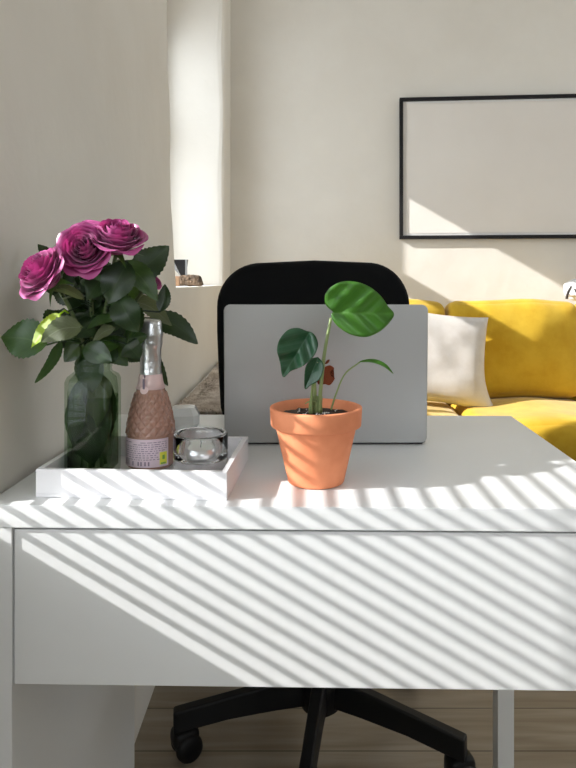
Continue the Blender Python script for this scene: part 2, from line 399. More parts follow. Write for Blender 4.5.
# ------------------------------------------------------------------ sofa
sf = thing('sofa', 'mustard yellow fabric sofa against the back wall below the picture', 'sofa', (0,0,0))
SX0, SX1 = .02, 2.0
bm = nb(); softbox(bm, SX1-SX0, .70, .22, .03, n_=8, mtx=Matrix.Translation(((SX0+SX1)/2, 2.84, .19))); obj('base', bm, M['yellow'], sf, True)
bm = nb(); softbox(bm, SX1-SX0, .10, .66, .03, n_=8, mtx=Matrix.Translation(((SX0+SX1)/2, 3.16, .43))); obj('back_frame', bm, M['yellow'], sf, True)
def cw(p, u):
    p.z += .004*math.sin(p.x*17+1)+.003*math.sin(p.y*21); return p
spans = [(.14,.652),(.662,1.262),(1.272,1.86)]
for x0,x1 in spans:
    bm = nb(); softbox(bm, x1-x0, .60, .17, .045, (.0,.015,.018), 14, cw, Matrix.Translation(((x0+x1)/2, 2.80, .375))); obj('seat_cushion', bm, M['yellow'], sf, True)
    def bw(p, u):
        p.y += .006*math.sin(p.x*28+p.z*9)*max(0,u.z+.3); p.z += .004*math.sin(p.x*15+.7); return p
    bm = nb(); softbox(bm, x1-x0, .17, .44, .05, (.0,.035,.008), 16, bw, Matrix.Translation(((x0+x1)/2, 3.075, .685)) @ Matrix.Rotation(math.radians(-7), 4, 'X')); obj('back_cushion', bm, M['yellow'], sf, True)
for x in (SX0+.06, SX1-.06):
    bm = nb(); softbox(bm, .12, .70, .34, .03, n_=8, mtx=Matrix.Translation((x, 2.84, .40))); obj('armrest', bm, M['yellow'], sf, True)
for x in (SX0+.08, SX1-.08):
    for y in (2.55, 3.12):
        bm = nb(); lathe(bm, [(.016,0),(.022,.09)], 16, c=(x,y)); obj('leg', bm, M['blackplastic'], sf)

# throw pillow
def pillow(name, S, T, m):
    bm = nb(); n_ = 26; top = []; bot = []
    for j in range(n_+1):
        rt, rb_ = [], []
        for i in range(n_+1):
            u = -1+2*i/n_; v = -1+2*j/n_
            pin = .10
            x = u*(1-pin*(1-u*u*0)*(1-abs(v))*abs(u)*0-.07*(1-v*v)*abs(u)); z = v*(1-.07*(1-u*u)*abs(v))
            if u > 0 and v < 0: x += .24*(u**3)*(-v)**2.6; z -= .03*u*v*v
            h = T/2*max(0,(1-u**4))**.6*max(0,(1-v**4))**.6
            w = .010*noise.noise(Vector((u*1.6+5,v*2.0,1)))*(1-u*u)*(1-v*v)+.0015*math.sin(u*9+v*5)*(1-u*u)*(1-v*v)
            rt.append(bm.verts.new((x*S/2, -h+w, z*S/2)))
            rb_.append(rt[-1] if i in (0,n_) or j in (0,n_) else bm.verts.new((x*S/2, h+w, z*S/2)))
        top.append(rt); bot.append(rb_)
    for j in range(n_):
        for i in range(n_):
            bm.faces.new((top[j][i],top[j][i+1],top[j+1][i+1],top[j+1][i]))
            q = (bot[j][i],bot[j+1][i],bot[j+1][i+1],bot[j][i+1])
            if len(set(q)) == 4:
                try: bm.faces.new(q)
                except ValueError: pass
    return obj(name, bm, m, None, True)
pl = pillow('throw_pillow', .41, .13, M['linen'])
pl.location = (.59, 2.845, .668); pl.rotation_euler = (math.radians(-16), math.radians(7), math.radians(4))
tag(pl, 'off-white linen cushion leaning on the yellow sofa behind the laptop', 'pillow')

# white bundle on the sofa back, far right
cl = thing('cloth_bundle', 'white folded cloth with a dark strap on top of the yellow sofa back', 'cloth', (1.288, 3.13, .914))
bm = nb()
def rw(p, u):
    k = noise.noise(p*26+Vector((3,1,2))); return p*(1+.12*k)
softbox(bm, .15, .13, .088, .03, (.01,.01,.01), 12, rw, Matrix.Translation((.04,0,.046))); obj('cloth', bm, M['whitecloth'], cl, True)
for q in ([(-.055,-.03,.002),(-.052,-.035,.03),(-.038,-.04,.06),(-.028,-.03,.072)], [(-.02,-.085,.002),(-.022,-.083,.02),(-.03,-.078,.036),(-.034,-.07,.05)]):
    bm = nb(); tube(bm, curve(q, 6), .0065, 8, .004); obj('strap', bm, M['darkstrap'], cl, True)

# ------------------------------------------------------------------ bench and fur
bn = thing('bench', 'white low bench along the left wall beneath the window sill', 'bench', (0,0,0))
def bx(y): return XL(y)+.003
bm = nb(); prism(bm, [(bx(1.72),1.72),(-.09,1.72),(-.09,3.08),(bx(3.08),3.08)], .61, .64); obj('bench_top', bm, M['bench'], bn)
bm = nb(); prism(bm, [(bx(1.74)+.0,1.74),(-.11,1.74),(-.11,3.06),(bx(3.06),3.06)], .06, .609); obj('body', bm, M['bench'], bn)
bm = nb(); prism(bm, [(-.34,1.78),(-.13,1.78),(-.13,3.03),(-.34,3.03)], 0, .06); obj('plinth', bm, M['bench'], bn)
bm = nb(); R2 = random.Random(3)
def furh(x, y): return .652+.006*noise.noise(Vector((x*9,y*6,0)))
gx = [(-.352+.255*i/14) for i in range(15)]; gy = [1.735+1.15*j/40 for j in range(41)]
g = [[bm.verts.new((x, y, furh(x,y) if 0 < i < 14 and 0 < j < 40 else .642)) for i,x in enumerate(gx)] for j,y in enumerate(gy)]
for j in range(40):
    for i in range(14): bm.faces.new((g[j][i],g[j][i+1],g[j+1][i+1],g[j+1][i]))
for k in range(14000):
    x = R2.uniform(-.35,-.10); y = 1.74+(R2.random()**1.3)*1.13
    b0 = Vector((x, y, furh(x,y)-.003)); a = noise.noise(Vector((x*9,y*4,3)))*6+R2.uniform(-1.1,1.1)
    d = Vector((math.cos(a), math.sin(a), 0)); L = R2.uniform(.025,.05); s = Vector((-d.y, d.x, 0))*.0016
    if x < -.33: d.x = abs(d.x)*.5
    p1 = b0+d*L*.45+Vector((0,0,L*.35)); p2 = b0+d*L+Vector((0,0,L*.28)); s2 = s.copy(); s2.z = .0008
    p2.x = max(p2.x, XL(y)+.01); p1.x = max(p1.x, XL(y)+.01)
    v = [bm.verts.new(q) for q in (b0-s, b0+s, p1+s2*.8, p1-s2*.8, p2)]
    bm.faces.new((v[0],v[1],v[2],v[3])); bm.faces.new((v[3],v[2],v[4]))
fo = obj('fur_throw', bm, M['fur']); tag(fo, 'beige long-haired fur throw lying on the white bench by the left wall', 'throw')

# ------------------------------------------------------------------ things on the window sill
st = thing('stone_block', 'rough brown stone block with a tan cut end on the window sill', 'stone', (-.437, 2.45, .981), .05)
bm = nb()
vs = []
softbox(bm, .078, .05, .038, .006, (.002,.002,.002), 10, lambda p,u: Vector((p.x-(p.z*.35 if p.x>0 else 0)+.003*noise.noise(p*90), p.y, p.z+.004*noise.noise(p*60))), Matrix.Translation((.012,0,.021)))
obj('rough_body', bm, M['rock'], st, True)
bm = nb(); box(bm, -.058, -.026, -.024, .024, .0, .037, .003); obj('cut_end', bm, M['woodcut'], st)
orn = thing('metal_ornament', 'small black angular metal ornament with a grey facet on top of the stone block', 'ornament', (-.467, 2.45, 1.0195), 0)
bm = nb()
v = [bm.verts.new(p) for p in [(.022,-.012,0),(.006,-.012,0),(-.022,-.012,.060),(.030,-.012,.060),(.022,.014,0),(.006,.014,0),(-.022,.014,.060),(.030,.014,.060)]]
for q in ((0,1,2,3),(4,7,6,5),(0,3,7,4),(1,5,6,2),(2,6,7,3),(0,4,5,1)): bm.faces.new([v[i] for i in q])
obj('wedge', bm, M['ornblack'], orn)
bm = nb()
v = [bm.verts.new(p) for p in [(.004,-.0135,.002),(-.036,-.0135,.042),(-.022,-.0135,.060),(.004,-.011,.002),(-.036,-.011,.042),(-.022,-.011,.060)]]
for q in ((0,1,2),(5,4,3),(0,3,4,1),(1,4,5,2),(2,5,3,0)): bm.faces.new([v[i] for i in q])
obj('facet', bm, M['orngrey'], orn)
boxobj('edge_strip', (.024,.031,-.016,-.0121,.0,.060), M['orngrey'], orn)

# ------------------------------------------------------------------ desk
dk = thing('desk', 'white desk seen from its back, with a thin top and a wide back panel', 'desk', (-.358, .735, 0), -.02)
boxobj('desktop', (0,.73,0,.5,.7245,.75), M['desk'], dk, .0008)
boxobj('side_panel', (0,.0305,.0006,.492,0,.7240), M['desk'], dk, .0006)
boxobj('back_panel', (.0320,.693,.0035,.019,.548,.7215), M['desk'], dk, .0006)
for y in (.0006,.458):
    boxobj('leg', (.6945,.7235,y,y+.034,0,.7240), M['desk'], dk, .0008)
boxobj('crossbar', (.70,.724,.035,.457,.68,.715), M['desk'], dk, .0008)
boxobj('rear_rail', (.0310,.695,.462,.48,.66,.7240), M['desk'], dk, .0008)

# ------------------------------------------------------------------ laptop
LX, LY = .0315, 1.000
lp = thing('laptop', 'open silver laptop standing on the desk with its lid back facing the camera', 'laptop', (LX, LY, .75), 0)
LW, LH = .3085, .2115; DT = 0.75
def rrect(bm, w, h, r, t0, t1, mtx=None, corners=(1,1,1,1)):
    b2 = bmesh.new(); pts = []
    for (sx,sy,a0_,on) in ((1,1,0,corners[0]),(-1,1,90,corners[1]),(-1,-1,180,corners[2]),(1,-1,270,corners[3])):
        rr = r if on else .002
        for k in range(7):
            a = math.radians(a0_+15*k); pts.append((sx*(w/2-rr)+rr*math.cos(a), sy*(h/2-rr)+rr*math.sin(a)))
    prism(b2, pts, t0, t1)
    merge(bm, b2, mtx)
lean = math.radians(3)
lidM = Matrix.Rotation(lean, 4, 'X') @ Matrix.Rotation(PI/2, 4, 'X')     # plate xy -> xz, lid leaning to the camera
bm = nb(); rrect(bm, LW, LH, .0095, -.0025, .0025, Matrix.Translation((0,0,LH/2+.003)) @ lidM); lid = obj('lid', bm, M['alu'], lp)
bv = lid.modifiers.new('bevel','BEVEL'); bv.width = .0012; bv.segments = 3; bv.limit_method = 'ANGLE'
bm = nb(); rrect(bm, LW-.012, LH-.016, .004, -.0030, -.00255, Matrix.Translation((0,0,LH/2+.006)) @ lidM); obj('screen', bm, M['frame'], lp)
bm = nb(); rrect(bm, LW, .200, .0095, .0025, .0135, Matrix.Translation((0,.1065,0))); o = obj('base', bm, M['alu'], lp)
bm = nb(); rrect(bm, LW*.86, .09, .003, .0136, .0141, Matrix.Translation((0,.075,0))); obj('keyboard', bm, M['frame'], lp)
bm = nb(); tube(bm, [(-.148,.0085,.0055),(.148,.0085,.0055)], .0048, 12); obj('hinge', bm, M['laptopblack'], lp, True)
for x in (-.14,.14):
    for y in (.03,.19):
        bm = nb(); lathe(bm, [(.006,0),(.006,.0026)], 16, c=(x,y)); obj('rubber_foot', bm, M['laptopblack'], lp)
# the apple-shaped mirror mark with a bite on the right and a leaf
def smooth_poly(pts, n_=6):
    p = [Vector((a,b_,0)) for a,b_ in pts]; out = []; k = len(p)
    for i in range(k):
        p0,p1,p2,p3 = p[(i-1)%k],p[i],p[(i+1)%k],p[(i+2)%k]
        for j in range(n_):
            t = j/n_
            q = .5*((2*p1)+(p2-p0)*t+(2*p0-5*p1+4*p2-p3)*t*t+(3*p1-p0-3*p2+p3)*t**3); out.append((q.x,q.y))
    return out
body = [(0,.0125),(.004,.0138),(.009,.0145),(.0135,.0118),(.0150,.0090),(.0105,.0062),(.0082,.0015),(.0105,-.0032),(.0160,-.0062),(.0140,-.0112),(.0100,-.0162),(.0062,-.0178),(0,-.0160),(-.0062,-.0178),(-.0105,-.0160),(-.0150,-.0080),(-.0165,-.0005),(-.0155,.0070),(-.0115,.0130),(-.0055,.0140)]
leafp = [(.0005,.0165),(.0018,.0205),(.0048,.0235),(.0075,.0240),(.0072,.0205),(.0045,.0175)]
def flat_face(pts, z0_, z1_):
    b2 = bmesh.new(); prism(b2, pts, z0_, z1_); bmesh.ops.triangulate(b2, faces=[f for f in b2.faces if len(f.verts) > 4]); return b2
bm = nb(); s = .94
for pts in (body, leafp):
    merge(bm, flat_face([(x*s,y*s) for x,y in smooth_poly(pts)], .00252, .00275), Matrix.Translation((-.0015,0,LH/2+.003)) @ lidM)
lg = obj('mirror_logo', bm, M['logo'], lid); lg['label'] = 'dark mirrored fruit-shaped logo'

# ------------------------------------------------------------------ office chair
CXC, CYC = .034, 1.43
ch = thing('office_chair', 'black swivel office chair behind the desk, facing the laptop', 'chair', (CXC, CYC, 0), -.14)
for k in range(5):
    a = -PI/2+k*2*PI/5; d = Vector((math.cos(a), math.sin(a), 0)); s = Vector((-d.y,d.x,0))
    bm = nb(); R_ = .292
    prof = [(.02,.018,.090,.150),(.10,.016,.086,.141),(.20,.015,.078,.124),(R_,.016,.064,.108),(R_+.022,.016,.060,.104)]
    rws = [[bm.verts.new(d*r+s*w*q+Vector((0,0,z))) for q,z in ((-1,zl),(1,zl),(.8,zh),(-.8,zh))] for r,w,zl,zh in prof]
    for A,B in zip(rws, rws[1:]):
        for i in range(4): bm.faces.new((A[i],A[(i+1)%4],B[(i+1)%4],B[i]))
    bm.faces.new(rws[0]); bm.faces.new(rws[-1])
    lg_ = obj('leg', bm, M['blackplastic'], ch); bv = lg_.modifiers.new('bevel','BEVEL'); bv.width = .004; bv.segments = 2
    bm = nb(); ca = .25+.1*k; cd = Vector((math.cos(ca), math.sin(ca), 0)); cs = Vector((-cd.y,cd.x,0)); c0 = d*(R_+.004)+cd*.010
    for sgn in (-1,1):
        b2 = nb(); lathe(b2, [(.004,-.011),(.022,-.011),(.027,-.007),(.0285,0),(.027,.007),(.022,.011),(.004,.011)], 24)
        merge(bm, b2, Matrix.Translation(c0+cs*sgn*.017+Vector((0,0,.0285))) @ Matrix.Rotation(ca, 4, 'Z') @ Matrix.Rotation(PI/2, 4, 'X'))
    b2 = nb(); softbox(b2, .056, .046, .040, .014, n_=6); merge(bm, b2, Matrix.Translation(c0+Vector((0,0,.046))-cd*.004) @ Matrix.Rotation(ca, 4, 'Z'))
    obj('caster', bm, M['blackplastic'], lg_, True)
bm = nb(); lathe(bm, [(.030,.07),(.042,.08),(.044,.14),(.034,.16),(.027,.17),(.027,.30),(.018,.302),(.018,.42)], 28); obj('gas_column', bm, M['blackplastic'], ch, True)
boxobj('mechanism', (-.07,.07,-.11,.13,.415,.445), M['blackplastic'], ch, .008)
bm = nb(); softbox(bm, .46,.44,.075,.035,(0,0,.012),12,None,Matrix.Translation((0,-.01,.484))); obj('seat', bm, M['black'], ch, True)
def backwarp(p, u):
    w = 1
    if p.z > .10: pass
    p.y += -.9*p.x*p.x*.9; p.y += -.10*(p.z/.2)**2*.15
    if p.z < 0: p.x *= 1-.10*(p.z/.23)**2
    return p
bm = nb()
# outline: wide rounded-top shield, thickened and bent around the sitter
outl = []
W2, HT, HB, RC = .236, .235, -.215, .110
for k in range(13):
    a = math.radians(90*k/12); outl.append((W2-RC+RC*math.cos(a)**.9 if math.cos(a)>0 else W2-RC, HT-RC+RC*math.sin(a)))
right = [(W2*.80,HB+.0),(W2*.90,HB+.03),(W2*.965,HB+.09),(W2*.985,HB+.18),(W2,HT-RC-.06)]+outl
nr = 10
def pt(f, s_, x, z): return (x*f, z*f)
allp = right+[(0,HT+.006)]+[(-x,z) for x,z in reversed(right)]+[(0,HB-.01)]
layers = [(-.5,.90),(-.5,.97),(-.28,1.0),(.28,1.0),(.5,.97),(.5,.90)]
T2 = .05
def shp(x, z, k): return Vector((x, k*T2-1.0*x*x, z-.0))
rg = []
fr_ = [.0,.25,.5,.7,.85]
seqs = [(-.5,f) for f in fr_]+layers+[(.5,f) for f in reversed(fr_)]
for k,f in seqs:
    kk = k*(1+.25*(1-f*f)) if abs(k) == .5 else k
    rg.append([bm.verts.new(shp(x*max(f,.001), z*max(f,.001), kk)) for x,z in allp])
m_ = len(allp)
for A,B in zip(rg, rg[1:]):
    for i in range(m_): bm.faces.new((A[i],A[(i+1)%m_],B[(i+1)%m_],B[i]))
bmesh.ops.remove_doubles(bm, verts=bm.verts, dist=.0012)
bmesh.ops.transform(bm, matrix=Matrix.Translation((-.042,.235,.811)), verts=bm.verts)
obj('backrest', bm, M['black'], ch, True)
bm = nb(); tube(bm, curve([(0,.10,.425),(0,.24,.43),(0,.30,.50),(0,.285,.66)], 8), .018, 10); obj('back_bracket', bm, M['blackplastic'], ch, True)

# ------------------------------------------------------------------ tray
TR = (-.3110, .760); tyaw = -.055
tr = thing('tray', 'white rectangular tray holding the vase, bottle and glass on the desk', 'tray', (*TR, .7502), tyaw)
TW, TD, TT, THh = .2225, .172, .0065, .0325
bm = nb(); box(bm, 0,TW,0,TD,0,.004,.0006); obj('tray_floor', bm, M['tray'], tr)
bm = nb(); box(bm, 0,TW,0,TT,.004,THh,.0006); box(bm, 0,TW,TD-TT,TD,.004,THh,.0006)
box(bm, 0,TT,TT,TD-TT,.004,THh,.0006); box(bm, TW-TT,TW,TT,TD-TT,.004,THh,.0006); obj('rim', bm, M['tray'], tr)
TF = .7545   # tray floor height

# ------------------------------------------------------------------ vase
VX, VY = -.2675, .832
vs_ = thing('glass_jar_vase', 'square clear glass jar vase on the tray, holding the pink roses', 'vase', (VX, VY, TF))
def sqring(bm, hw, r, z):
    out = []
    for sx,sy,a0_ in ((1,1,0),(-1,1,90),(-1,-1,180),(1,-1,270)):
        for k in range(5):
            a = math.radians(a0_+22.5*k); out.append(bm.verts.new((sx*(hw-r)+r*math.cos(a), sy*(hw-r)+r*math.sin(a), z)))
    return out
bm = nb(); H0 = .1265
rg = [sqring(bm, hw, r, z) for hw,r,z in [(.026,.008,.0),(.0285,.009,.004),(.0290,.009,.02),(.0290,.009,H0-.006),(.0275,.012,H0),(.0235,.0225,H0+.005),(.0220,.0215,H0+.009),(.0235,.0230,H0+.0115),(.0215,.0210,H0+.014),(.0215,.0210,H0+.018),(.0235,.0230,H0+.021),(.0215,.0210,H0+.0235),(.0222,.0217,H0+.029),(.0205,.020,H0+.0295),(.0200,.0195,H0+.005),(.0250,.010,H0-.004),(.0262,.008,H0-.02),(.0262,.008,.010),(.022,.007,.007)]]
for A,B in zip(rg, rg[1:]):
    for i in range(20): bm.faces.new((A[i],A[(i+1)%20],B[(i+1)%20],B[i]))
bm.faces.new(rg[0][::-1]); bm.faces.new(rg[-1])
obj('jar', bm, M['vaseglass'], vs_, True)
bm = nb(); rg = [sqring(bm, .0260, .008, z) for z in (.0102,.100)]
for i in range(20): bm.faces.new((rg[0][i],rg[0][(i+1)%20],rg[1][(i+1)%20],rg[1][i]))
bm.faces.new(rg[0][::-1]); bm.faces.new(rg[1])
wt = obj('water', bm, M['water'], None, loc=(VX,VY,TF)); tag(wt, 'water standing in the square glass jar with the rose stems', 'water', kind='stuff')

# ------------------------------------------------------------------ roses
def bloom(R, seed, n_=46):
    rr = random.Random(seed); bm = nb(); uvl = bm.loops.layers.uv.verify()
    for i in range(n_):
        t = i/(n_-1); ang = i*2.39996+rr.uniform(-.2,.2)
        r0 = R*(.05+.80*t**.80)*rr.uniform(.97,1.03); Ht = R*(1.02-.42*t**1.8)*rr.uniform(.95,1.04)
        half = 1.5*(1-t)+.80*t; lip = .25*t+.75*t**2
        nu, nv = 10, 9; g = []
        ph = rr.uniform(0,6)
        for j in range(nv+1):
            v = j/nv; row = []
            for k in range(nu+1):
                u = -1+2*k/nu
                topf = 1-.30*abs(u)**2.6-.10*max(0,1-abs(u)*3)*-1*.3
                vv = v*topf
                rad = r0*(.18+.82*math.sin(min(1,vv*1.25)*PI/2)**.8)
                c = max(0,(vv-.62)/.38)
                rad += R*.24*lip*c**1.5
                z = Ht*vv - R*.22*lip*c**2.2
                rad *= 1+.07*u
                rad += R*.022*math.sin(u*5+ph)*v*v*(.4+t)
                z += R*.03*math.sin(u*4+ph*2)*v*v
                rad = max(rad, .0008)
                a = ang+u*half*(1-.12*v*v)
                row.append(bm.verts.new((rad*math.cos(a), rad*math.sin(a), z+R*.12)))
            g.append(row)
        for j in range(nv):
            for k in range(nu):
                fc = bm.faces.new((g[j][k],g[j][k+1],g[j+1][k+1],g[j+1][k]))
                for lp_, (a, c) in zip(fc.loops, ((k,j),(k+1,j),(k+1,j+1),(k,j+1))): lp_[uvl].uv = (a/nu, c/nv)
    lathe(bm, [(R*.1,0),(R*.32,R*.1),(R*.45,R*.3),(R*.4,R*.5)], 14)
    return bm
def aim(v):  return Vector(v).normalized().to_track_quat('Z','Y').to_matrix().to_4x4()
VB = Vector((VX,VY,TF))
GR = 'magenta roses in the vase'
def rose(label, ctr, R, axis, seed, foot, leaves):
    root = thing('rose', label, 'rose', VB+Vector((foot[0],foot[1],.012)), 0, GR)
    base = Vector(root.location)
    ax = Vector(axis).normalized(); hb = ctr-ax*R*.75-base
    b = obj('bloom', bloom(R, seed), M['petal'], root, True)
    b.matrix_local = Matrix.Translation(hb) @ aim(ax)
    bm = nb()
    for k in range(5):
        a = k*2*PI/5; q = aim(ax).to_3x3(); dd = q @ Vector((math.cos(a),math.sin(a),0)); z_ = q @ Vector((0,0,1))
        sweep_leaf(bm, [hb+dd*.004, hb+dd*R*.5+z_*R*.02, hb+dd*R*.9-z_*R*.10], z_, R*.3, lambda t: 1-t+.02, nv=6, nu=2)
    obj('sepals', bm, M['rleafmid'], root, True)
    neck = VB+Vector((foot[0]*.2+(ctr.x-VX)*.10, foot[1]*.2+(ctr.y-VY)*.05, H0+.02))-base
    bm = nb(); tube(bm, curve([Vector((0,0,0)), neck*.5+Vector((foot[0]*-.2,0,0)), neck, (neck+hb)*.5+Vector((0,0,.01)), hb+ax*.004], 8), .0027, 8, .0024)
    obj('stem', bm, M['rstem'], root, True)
    for lf in leaves:
        pb, pt_, w, nrm, m, bend = lf[:6]
        pb = P(*pb)-base; pt_ = P(*pt_)-base; mid = (pb+pt_)/2+Vector(bend)
        bm = nb(); sweep_leaf(bm, [pb, mid, pt_], nrm, w, ovate, fold=.22, wave=.035, serr=.045, nv=22, nu=6, curl=.1)
        # short petiole back towards the stem
        tgt = neck.lerp(hb, max(.05, min(.9, (pb.z-neck.z)/max(.01,(hb.z-neck.z)))))
        tube(bm, [tgt, (tgt+pb)/2+Vector((0,0,.004)), pb, pb.lerp(mid,.1)], .0011, 5)
        obj('leaf', bm, M[m], root, True)
R3 = random.Random(11)
def filler(k, x0,x1,y0,y1, ms=('rleaf','rleaf','rleafmid')):
    out = []
    for i in range(k):
        px = R3.uniform(x0,x1); py = R3.uniform(y0,y1); z = R3.uniform(.80,.90)
        a = R3.uniform(0,2*PI); L = R3.uniform(22,36)
        ex = min(140 if py > 300 else 158,max(34,px+L*math.cos(a))); ey = min(372,max(262,py+L*.8*math.sin(a)))
        out.append(((px,py,z),(ex,ey,z+R3.uniform(-.02,.02)), R3.uniform(.026,.040), (R3.uniform(-.5,.5),-1,R3.uniform(0,.9)), R3.choice(ms), (0,-.004,R3.uniform(0,.008))))
    return out
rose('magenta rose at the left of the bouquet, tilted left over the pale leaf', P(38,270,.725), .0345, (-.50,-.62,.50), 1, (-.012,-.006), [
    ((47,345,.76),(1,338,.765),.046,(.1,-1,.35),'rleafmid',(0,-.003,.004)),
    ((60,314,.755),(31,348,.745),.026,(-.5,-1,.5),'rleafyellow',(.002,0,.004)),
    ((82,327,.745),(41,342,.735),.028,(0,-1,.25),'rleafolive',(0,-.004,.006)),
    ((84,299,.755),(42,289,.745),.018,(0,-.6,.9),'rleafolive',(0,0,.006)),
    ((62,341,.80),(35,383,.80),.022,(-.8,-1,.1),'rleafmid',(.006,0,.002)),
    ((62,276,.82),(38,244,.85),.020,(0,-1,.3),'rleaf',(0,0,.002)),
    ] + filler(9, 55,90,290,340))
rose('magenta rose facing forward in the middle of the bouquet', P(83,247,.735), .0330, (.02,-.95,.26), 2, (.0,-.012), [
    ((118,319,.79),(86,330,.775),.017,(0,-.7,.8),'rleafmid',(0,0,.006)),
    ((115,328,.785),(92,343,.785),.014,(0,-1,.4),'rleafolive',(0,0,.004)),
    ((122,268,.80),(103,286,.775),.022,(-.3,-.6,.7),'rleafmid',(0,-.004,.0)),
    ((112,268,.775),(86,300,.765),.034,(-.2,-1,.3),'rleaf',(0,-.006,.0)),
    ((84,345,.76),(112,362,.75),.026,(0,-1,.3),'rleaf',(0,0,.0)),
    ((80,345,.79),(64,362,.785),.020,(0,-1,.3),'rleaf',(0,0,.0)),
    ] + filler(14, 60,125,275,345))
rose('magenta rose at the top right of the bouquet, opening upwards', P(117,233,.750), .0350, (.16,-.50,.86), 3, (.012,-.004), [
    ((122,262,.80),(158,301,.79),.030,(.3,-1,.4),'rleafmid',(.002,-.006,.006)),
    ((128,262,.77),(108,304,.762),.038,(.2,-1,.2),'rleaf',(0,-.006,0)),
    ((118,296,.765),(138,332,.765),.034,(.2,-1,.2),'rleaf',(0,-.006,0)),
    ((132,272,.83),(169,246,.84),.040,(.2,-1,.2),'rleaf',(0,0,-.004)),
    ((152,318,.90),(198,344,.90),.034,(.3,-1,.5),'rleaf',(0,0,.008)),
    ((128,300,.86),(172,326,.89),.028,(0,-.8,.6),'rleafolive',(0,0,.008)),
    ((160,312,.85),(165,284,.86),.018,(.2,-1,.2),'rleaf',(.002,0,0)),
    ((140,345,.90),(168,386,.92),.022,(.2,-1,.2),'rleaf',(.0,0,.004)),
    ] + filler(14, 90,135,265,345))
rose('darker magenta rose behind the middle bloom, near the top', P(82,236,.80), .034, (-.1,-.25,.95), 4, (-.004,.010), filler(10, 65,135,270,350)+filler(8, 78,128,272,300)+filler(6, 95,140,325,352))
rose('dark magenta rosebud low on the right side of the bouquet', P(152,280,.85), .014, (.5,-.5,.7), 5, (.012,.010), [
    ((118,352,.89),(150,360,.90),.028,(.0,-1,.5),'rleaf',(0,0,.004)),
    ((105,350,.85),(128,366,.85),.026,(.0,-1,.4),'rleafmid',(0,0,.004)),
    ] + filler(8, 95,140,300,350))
# leaves and stems under water belong to two loose foliage sprigs in the jar
sp = thing('foliage_sprig', 'dark green leafy sprig standing in the jar, its leaves pressed against the glass', 'foliage', VB+Vector((0,.0,.011)))
bm = nb(); tube(bm, curve([(0,0,0),(.004,.004,.06),(.0,.002,.12),(.006,.0,.165)], 8), .0022, 8); obj('stem', bm, M['rstem'], sp, True)
for b0,t0_,w,nr_,m in [((0,-.012,.145),(.003,-.014,.095),.034,(0,-1,0),'rleaf'),((-.008,.004,.150),(-.006,.006,.09),.034,(.1,-1,0),'rleafmid'),((-.014,-.014,.095),(-.019,-.019,.03),.030,(-.3,-1,.1),'rleafmid'),((.010,-.010,.085),(.017,-.019,.03),.030,(.2,-1,0),'rleaf'),((-.002,-.014,.062),(.004,-.017,.006),.042,(0,-1,.0),'rleaf'),((.004,-.010,.108),(.006,-.018,.05),.040,(0,-1,.1),'rleafolive'),((-.010,-.010,.112),(-.018,-.014,.06),.026,(-.3,-1,.1),'rleaf'),
        ((.010,-.006,.118),(.016,-.013,.07),.028,(.2,-1,0),'rleafolive'),((-.014,-.002,.062),(-.018,-.012,.018),.022,(-.2,-1,0),'rleaf'),((.014,0,.06),(.019,-.006,.015),.022,(1,-.5,0),'rleafolive'),((0,.008,.118),(.002,.014,.012),.050,(0,1,.0),'rleaf'),((-.006,.0,.115),(-.008,.004,.03),.048,(.2,-1,.0),'rleaf'),((.008,.002,.115),(.010,.002,.02),.048,(-.2,-1,.0),'rleaf'),((.016,.004,.11),(.018,.010,.05),.03,(1,-.2,0),'rleaf')]:
    bm = nb(); a = Vector(b0); c = Vector(t0_); sweep_leaf(bm, [a,(a+c)/2+Vector((0,-.002,0)),c], nr_, w, ovate, fold=.1, serr=.03, nv=16, nu=6)
    obj('leaf', bm, M[m], sp, True)

# ------------------------------------------------------------------ bottle
BX, BY = -.2035, .868
bt = thing('wine_bottle', 'small bottle of pink sparkling wine with silver foil neck on the tray', 'bottle', (BX, BY, TF))
k = .868/F
def hh(py): return HC-(py-CY)*k-TF
prof = [(.022,.0),(.029,.002),(.0315,.006),(.0318,.020),(.0318,hh(437)),(.0312,hh(430)),(.0295,hh(420)),(.0262,hh(408)),(.0225,hh(398)),(.0180,hh(388)),(.0152,hh(380)),(.0135,hh(372)),(.0130,hh(350))]
pp = []
for (r0,z0_),(r1,z1_) in zip(prof, prof[1:]):
    n_ = max(1, int(abs(z1_-z0_)/.0009))
    for i in range(n_): pp.append((r0+(r1-r0)*i/n_, z0_+(z1_-z0_)*i/n_))
pp.append(prof[-1])
# smooth the profile a little
for _ in range(14): pp = [pp[0]]+[((a[0]+b_[0]*2+c[0])/4, b_[1]) for a,b_,c in zip(pp,pp[1:],pp[2:])]+[pp[-1]]
zlo, zhi = hh(432), hh(391)
def quilt(a, z, r):
    if z < zlo or z > zhi: return 0
    s_ = (z-zlo)/.0064; c = a*16/(2*PI)*2
    q1 = abs(math.sin(PI*(c*.5+s_*.5))); q2 = abs(math.sin(PI*(c*.5-s_*.5)))
    return .0021*(min(q1,q2)**.7)-.0006
bm = nb(); lathe(bm, pp, 240, fn=quilt); obj('body', bm, M['wine'], bt, True)
bm = nb(); lathe(bm, [(.0148,hh(378)),(.0141,hh(373)),(.0137,hh(365)),(.0133,hh(349)),(.0148,hh(346)),(.0156,hh(342)),(.0150,hh(338)),(.0157,hh(336)),(.0157,hh(333)),(.0147,hh(330.5)),(.0146,hh(325)),(.0138,hh(321.5)),(.0118,hh(319.6)),(.006,hh(319))], 40)
obj('foil_cap', bm, M['foil'], bt, True)
bm = nb(); lathe(bm, [(.0186,hh(388)),(.0160,hh(381)),(.0148,hh(374)),(.0144,hh(373.5))], 40, cap0=False, cap1=False)
cb = solid(obj('neck_collar', bm, M['collar'], bt, True), .0004)
